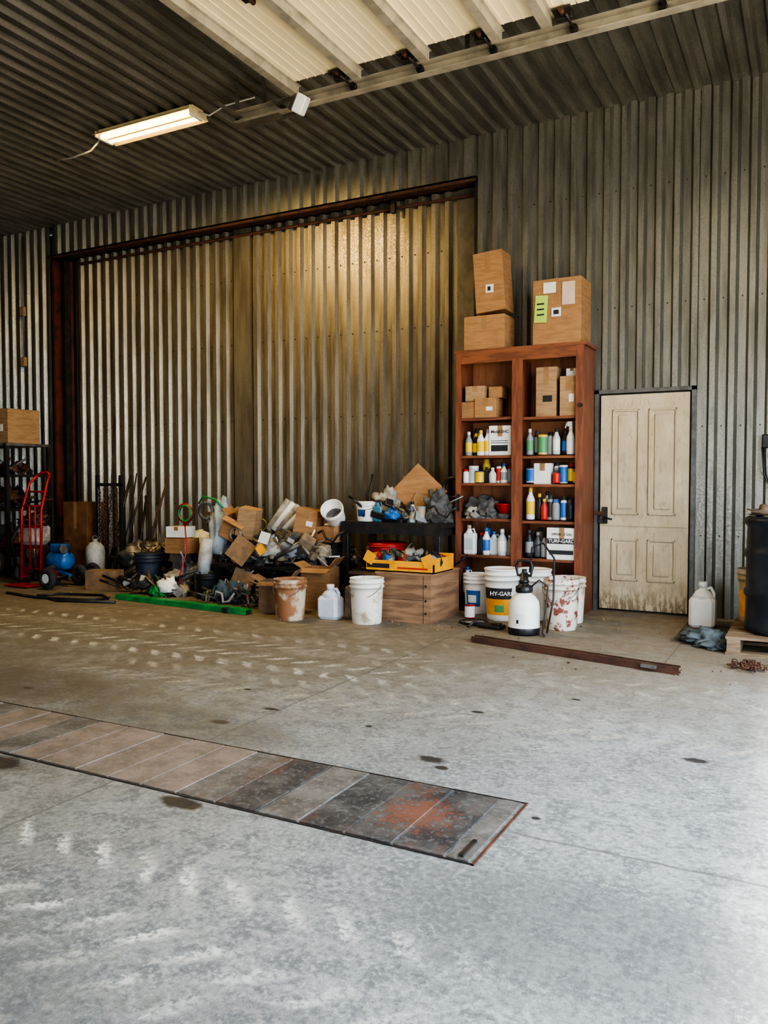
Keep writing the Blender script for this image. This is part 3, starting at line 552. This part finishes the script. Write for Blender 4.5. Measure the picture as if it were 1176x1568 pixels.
b.box((-5.32,6.83,.20),(.26,.012,.22),card3,rot=(-.2,.3,.1)); b.box((-5.05,6.85,.66),(.12,.01,.12),paper,rot=(-.3,.2,0)); b.box((-5.08,6.83,.54),(.1,.01,.09),yel,rot=(-.3,.9,0))
for k in range(5): b.cyl((-5.25+k*.07,7.2,.72),(-5.05+k*.07,7.3,1.04-.03*k),.04,white if k%2 else ragw,16)
b.blob((-5.78,7.05,.45),(.22,.22,.58),M('pale_blue_bag',(.33,.38,.41),(.22,.26,.29),.8),.25,3,11); b.torus((-5.95,7.0,.92),.09,.02,ragc,'y'); b.tube([(-6.05,7.0,1.0),(-5.95,6.95,1.08),(-5.8,6.98,1.05),(-5.7,7.0,.95)],.010,greenp)
b.cyl((-5.90,6.86,.12),(-5.86,6.92,.62),.075,cylm,20)
b.cyl((-4.62,6.9,.62),(-5.05,6.95,.42),.03,gsteel); b.box((-4.75,6.98,.55),(.35,.1,.1),ragc,rot=(0,.35,.2),bev=.02)
b.done('scrap_pile')
b=B(); b.carton((-4.32,6.78,.0),(.30,.24,.40),card,rz=.15,open_=True); b.done('cardboard_box')
b=B(); b.carton((-4.46,7.2,.62),(.28,.24,.16),card,rz=-.1); b.box((-4.46,7.2,.31),(.24,.2,.62),dsteel); b.done('cardboard_box')
bucket('small_white_pail',-4.40,7.22,white,.20,.115,z=.85,tilt=(.9,.3,0),inner=ragc,handle=False)
b=B(); b.carton((-4.55,6.38,.0),(.30,.22,.30),card3,rz=.3,open_=True); b.done('cardboard_box')
b=B(); b.carton((-6.3,6.98,.62),(.26,.2,.12),paper,rz=.2); b.carton((-6.3,7.0,.44),(.3,.24,.17),card); b.box((-6.3,7.0,.22),(.16,.16,.44),gsteel,bev=.01); b.done('box_stack')
b=B(); b.torus((-6.08,6.8,.9),.10,.010,redp,'y'); b.torus((-6.07,6.79,.9),.085,.009,greenp,'y'); b.torus((-6.07,6.81,.89),.095,.009,black,'y'); b.tube([(-6.08,6.8,.8),(-6.05,6.80,.5),(-6.12,6.75,.2),(-6.0,6.7,.02)],.008,redp); b.done('coiled_hose')
b=B(); pile(b,-6.9,-6.0,6.6,6.85,0,lambda x:.12,46,jm+[ragg],12,.14); pile(b,-5.6,-4.7,6.4,6.7,0,lambda x:.06,36,jm+[ragg],14,.11); b.blob((-5.30,6.62,0),(.30,.22,.20),M('blue_cloth',(.05,.09,.13),(.07,.11,.15),.9),.4,5,21)
for k in range(8): b.tube([(-5.55+k*.05,6.70,.10),(-5.5+k*.05,6.6,.16),(-5.45+k*.05,6.5,.08)],.012,M('teal_hose',(.04,.12,.17),(.03,.08,.11),.6))
b.done('scrap_metal')
b=B(); b.blob((-6.28,6.62,0),(.20,.16,.10),greenp,.4,5,2); b.blob((-6.4,6.7,0),(.2,.2,.10),ragg,.4,4,3); b.done('green_bag')
b=B(); b.box((-5.60,6.18,.045),(1.85,.10,.012),greenp,rot=(0,0,-.095)); b.box((-5.60,6.13,.025),(1.85,.012,.045),greenp,rot=(0,0,-.095)); b.box((-5.60,6.23,.025),(1.85,.012,.045),greenp,rot=(0,0,-.095)); b.box((-4.92,6.07,.03),(.07,.06,.045),dsteel,bev=.005); b.done('green_channel_beam')
# ------------------------------------------------------------------ far left
b=B(); x,y=-8.25,6.45
for s_ in (-.17,.17):
    b.tube([(x+s_,y+.1,.06),(x+s_,y+.12,.9),(x+s_*.9,y+.22,1.22),(x+s_*.6,y+.30,1.32)],.016,redp)
b.tube([(x-.102,y+.30,1.32),(x-.05,y+.32,1.35),(x+.05,y+.32,1.35),(x+.102,y+.30,1.32)],.016,redp)
for z in (.2,.45,.7,.95,1.12): b.tube([(x-.17,y+.12+max(0,z-.9)*.3,z),(x,y+.16+max(0,z-.9)*.3,z),(x+.17,y+.12+max(0,z-.9)*.3,z)],.012,redp)
b.box((x,y,.02),(.40,.24,.012),redp); b.tube([(x-.05,y+.13,.2),(x-.05,y+.13,.95)],.010,redp); b.tube([(x+.05,y+.13,.2),(x+.05,y+.13,.95)],.010,redp)
for s_ in (-.26,.26): 
    b.torus((x+s_,y+.2,.13),.09,.04,rubber,'x'); b.cyl((x+s_-.03,y+.2,.13),(x+s_+.03,y+.2,.13),.06,redp,16)
b.cyl((x-.26,y+.2,.13),(x+.26,y+.2,.13),.01,dsteel); b.done('hand_truck')
b=B(); x,y=-7.98,6.75
b.lathe([(.0,-.16),(.08,-.155),(.11,-.12),(.11,.12),(.08,.155),(0,.16)],(x,y,.30),bluep,24,rot=(0,math.pi/2,0)); b.box((x,y,.45),(.22,.14,.10),bluep,bev=.02); b.cyl((x+.1,y-.06,.44),(x+.14,y-.06,.44),.05,gsteel,20); b.tube([(x-.16,y,.38),(x-.16,y,.54),(x+.16,y,.54),(x+.16,y,.38)],.010,dsteel)
b.torus((x+.20,y-.35,.13),.085,.045,rubber,'y'); b.cyl((x+.20,y-.385,.13),(x+.20,y-.315,.13),.055,paper,16); b.torus((x+.20,y+.1,.13),.085,.045,rubber,'y')
b.cyl((x+.20,y-.33,.13),(x+.20,y+.1,.13),.012,dsteel); b.box((x+.05,y-.05,.17),(.36,.04,.03),bluep,rot=(0,.2,0)); b.box((x-.12,y,.1),(.04,.16,.2),bluep); b.done('air_compressor')
b=B(); b.box((-8.67,6.95,.58),(.33,.28,.26),ragw,bev=.05); b.blob((-8.67,6.95,.69),(.36,.3,.14),dsteel,.4,5,33); b.box((-8.67,6.95,.23),(.28,.24,.46),dsteel,bev=.03); b.cyl((-8.55,6.78,.36),(-8.55,6.86,.36),.08,gsteel); b.tube([(-8.8,6.8,.1),(-8.85,6.75,.5),(-8.75,6.8,.72)],.015,black); b.done('shop_engine')
b=B(); b.lathe([(.115,0),(.12,.02),(.12,.36),(.11,.42),(.07,.47),(.03,.49),(.03,.52),(0,.52)],(-8.0,7.30,0),cylm,24); b.torus((-8.0,7.30,.52),.04,.008,gsteel,'x'); b.done('gas_cylinder')
b=B()
for q in ((-8.42,7.15),(-7.72,7.0)):
    b.torus((q[0],q[1],.13),.10,.035,rubber,'y'); b.cyl((q[0],q[1]-.02,.13),(q[0],q[1]+.02,.13),.075,gsteel,16)
b.cyl((-8.42,7.15,.13),(-8.42,7.3,.13),.012,dsteel); b.cyl((-7.72,7.0,.13),(-7.72,7.2,.13),.012,dsteel); b.tube([(-8.42,7.16,.14),(-8.2,7.08,.14),(-7.72,7.05,.14)],.02,dsteel); b.done('wheeled_cart')
b=B(); b.carton((-8.62,7.68,.0),(.42,.3,.97),M('brown_panel',(.20,.095,.04),(.13,.065,.03),.7),rz=.05); b.done('tall_carton')
b=B()
for k in range(12):
    px=-8.3+k*.085; top=(2.1 if k==1 else rc(.9,1.35)); b.tube([(px,7.55+rc(-.05,.1),.0),(px+rc(-.1,.1),7.75,top*.5),(px+rc(-.1,.1),7.9,top)],rc(.008,.018),random.choice((dsteel,rustm,gsteel,dsteel)),8)
b.mm((-8.2,7.5,1.18),(-7.75,7.53,1.22),dsteel); b.mm((-8.2,7.5,0),(-8.16,7.54,1.32),dsteel); b.mm((-7.79,7.5,0),(-7.75,7.54,1.32),dsteel); b.mm((-8.2,7.5,0),(-7.75,7.8,.02),dsteel)
for j in range(4):
    for k in range(18): 
        b.torus((-8.1+j*.10+(k%2)*.004,7.47,1.14-k*.042),.022,.006,rustm if j%2 else gsteel,'x' if k%2 else 'y',8)
b.done('pry_bar_rack')
b=B(); pile(b,-7.5,-6.4,7.22,7.75,0,lambda x:.42,110,[dsteel,gsteel,rustm,ragc,black,rubber,galv2,card3,dsteel],41,.24)
b.cyl((-7.3,7.0,.06),(-6.9,7.5,.55),.04,galv2); b.box((-6.55,7.45,.40),(.5,.04,.35),gsteel,rot=(-.4,.2,.2)); b.carton((-7.25,6.75,.0),(.38,.2,.22),card3,rz=.3); b.done('scrap_pile')
b=B(); a,c,e,f=-10.6,-9.32,7.05,7.75
for px in (a,c-.05):
    for py in (e,f-.05): b.mm((px,py,0),(px+.05,py+.05,1.74),dsteel)
for z in (.25,.85,1.30,1.71): b.mm((a,e,z),(c,f,z+.035),gsteel if z>1.6 else dsteel)
b.done('steel_rack')
b=B(); pile(b,-10.5,-9.45,7.12,7.6,.885,lambda x:.12,50,[dsteel,gsteel,ragc,rustm,black],51,.2); pile(b,-10.5,-9.45,7.12,7.6,.285,lambda x:.2,40,[dsteel,gsteel,ragc,rustm,black],52,.24); pile(b,-10.5,-9.45,7.12,7.6,1.335,lambda x:.1,40,[dsteel,gsteel,ragc,rustm,gsteel],53,.18)
b.done('rack_tools')
b=B(); b.carton((-9.72,7.40,1.745),(.62,.5,.46),card2,label=True); b.mm((-9.85,7.145,1.86),(-9.7,7.149,1.98),plain(Tn)); b.done('cardboard_box')
b=B(); b.torus((-9.1,7.3,.19),.14,.05,rubber,'y'); b.cyl((-9.1,7.26,.19),(-9.1,7.34,.19),.1,gsteel,16); b.torus((-9.3,6.8,.19),.14,.05,rubber,'x'); b.cyl((-9.34,6.8,.19),(-9.26,6.8,.19),.1,gsteel,16); b.done('spare_wheels')
b=B(); b.tube([(-7.9,5.95,.015),(-7.3,5.85,.015),(-6.75,5.95,.015),(-6.55,6.15,.015),(-6.8,6.3,.015),(-7.3,6.15,.015),(-7.4,5.95,.015),(-6.9,5.8,.015),(-6.3,6.0,.015)],.014,black,8); b.done('rubber_hose')
# ------------------------------------------------------------------ right side
b=B()
d=Vector((-.76+2.34,5.47-5.84,0)); L_=d.length; ang=math.atan2(d.y,d.x); c=Vector((-1.55,5.70,.025))
b.box(c,(L_,.075,.012),rustm,rot=(0,0,ang)); b.box(c+Vector((0,-.034,.0)),(L_,.008,.05),rustm,rot=(0,0,ang)); b.box(c+Vector((0,.034,0)),(L_,.008,.05),rustm,rot=(0,0,ang)); b.box(c+Vector((0,0,.008)),(L_,.045,.012),wood,rot=(0,0,ang)); b.box((-.95,5.53,.034),(.1,.07,.02),gsteel,rot=(0,0,ang))
b.done('steel_channel')
b=B(); b.mm((-.98,6.60,0),(-.58,7.75,.006),M('rubber_floor_mat',(.12,.105,.09),(.09,.08,.07),.9)); b.done('floor_mat')
b=B(); b.blob((-.72,6.62,.006),(.32,.22,.10),M('slate_cloth',(.12,.145,.155),(.06,.075,.08),.9),.5,5,61); b.blob((-.62,6.50,.006),(.22,.18,.05),MC['slate_cloth'],.5,5,62); b.done('crumpled_cloth')
b=B()
for k in range(5): b.mm((-.56,6.30+k*.2,.115),(.60,6.44+k*.2,.135),wood)
for px in (-.55,-.02,.5): b.mm((px,6.30,.022),(px+.09,7.24,.115),wood)
for yy in (6.30,6.75,7.12): b.mm((-.56,yy,0),(.6,yy+.1,.022),wood)
b.done('wooden_pallet')
b=B(); navy=M('black_drum_plastic',(.012,.018,.028),(.025,.03,.04),.4,0,6)
b.lathe([(.27,0),(.29,.02),(.30,.05),(.29,.08),(.285,.26),(.30,.28),(.30,.31),(.285,.33),(.285,.55),(.30,.57),(.30,.60),(.285,.62),(.28,.78),(.30,.81),(.30,.84),(.27,.86),(.26,.84),(0,.83)],(-.17,6.65,.135),navy,40)
b.box((-.22,6.62,.985),(.3,.3,.02),rustm,rot=(.03,.0,.3)); b.blob((-.22,6.66,.98),(.36,.3,.08),tan,.5,5,71); b.done('plastic_drum')
bucket('plastic_bucket',-.40,7.09,M('ochre_bucket',(.42,.30,.14),(.50,.45,.38),.5,0,4),.42,.145,z=.135,label=sticker([(.1,.6,-2.8,-1.0,yel)]),handle=False)
b=B()
for k in range(60):
    a=rc(0,6.28); rr=rc(.0,.11); b.torus((-.37+rr*1.2*math.cos(a),5.86+rr*math.sin(a),.022+rc(0,.015)),.018,.004,rustm,random.choice('xyz') if k%3 else 'z',8)
b.done('chain_pile')
b=B(); b.tube([(-.42,7.88,1.55),(-.40,7.87,1.3),(-.36,7.87,1.2),(-.33,7.87,1.35),(-.36,7.88,1.5)],.014,black); b.box((-.38,7.88,1.6),(.10,.03,.12),dsteel,bev=.01); b.done('hanging_cord')
b=B()
for k in range(260):
    px=rc(-8,-.2); py=6.1+rc(0,1.6)*rc(.3,1) if px<-2 else rc(5.2,7.7); s=rc(.004,.014); b.box((px,py,s*.35),(s,s*rc(.6,1.5),s*.7),random.choice((tan,wood,ragc,rustm,card2)),rot=(0,0,rc(0,3)))
b.done('floor_debris')
# ------------------------------------------------------------------ light
w=bpy.data.worlds.new('World'); bpy.context.scene.world=w; w.use_nodes=True; bg=w.node_tree.nodes['Background']; bg.inputs[0].default_value=(.76,.88,1.0,1); bg.inputs[1].default_value=9.0
sun=bpy.data.lights.new('sun','SUN'); sun.energy=30; sun.angle=.15; sun.color=(1,.93,.80); so=bpy.data.objects.new('sun',sun); COL.objects.link(so)
el=math.radians(70.5); dv=Vector((-math.cos(el)*.95,math.cos(el)*.3,-math.sin(el))); so.rotation_euler=dv.to_track_quat('-Z','Y').to_euler(); so.location=(10,0,20)
def portal(name,loc,rot,sx,sy):
    l=bpy.data.lights.new(name,'AREA'); l.shape='RECTANGLE'; l.size=sx; l.size_y=sy; l.cycles.is_portal=True
    o=bpy.data.objects.new(name,l); COL.objects.link(o); o.location=loc; o.rotation_euler=rot
portal('portal_side',(1.47,2.97,2.07),(0,math.pi/2,0),4.15,5.55)
portal('portal_front',(-2.25,-4.22,1.1),(math.pi/2,0,0),3.5,2.2)
l=bpy.data.lights.new('tube_glow','AREA'); l.shape='RECTANGLE'; l.size=1.15; l.size_y=.16; l.energy=120; l.color=(1,.70,.28); o=bpy.data.objects.new('tube_glow',l); COL.objects.link(o); o.location=(cx,cy,4.67)
bpy.context.scene.view_settings.look='AgX - High Contrast'
# ------------------------------------------------------------------ camera
F=1245.0; TH=math.radians(28.0); PT=math.atan(49/F)
cd=bpy.data.cameras.new('camera'); co=bpy.data.objects.new('camera',cd); COL.objects.link(co)
cd.sensor_fit='VERTICAL'; cd.sensor_height=36; cd.lens=F/1568*36
co.location=(0,0,1.26); co.rotation_euler=(math.pi/2-PT,0,TH)
bpy.context.scene.camera=co
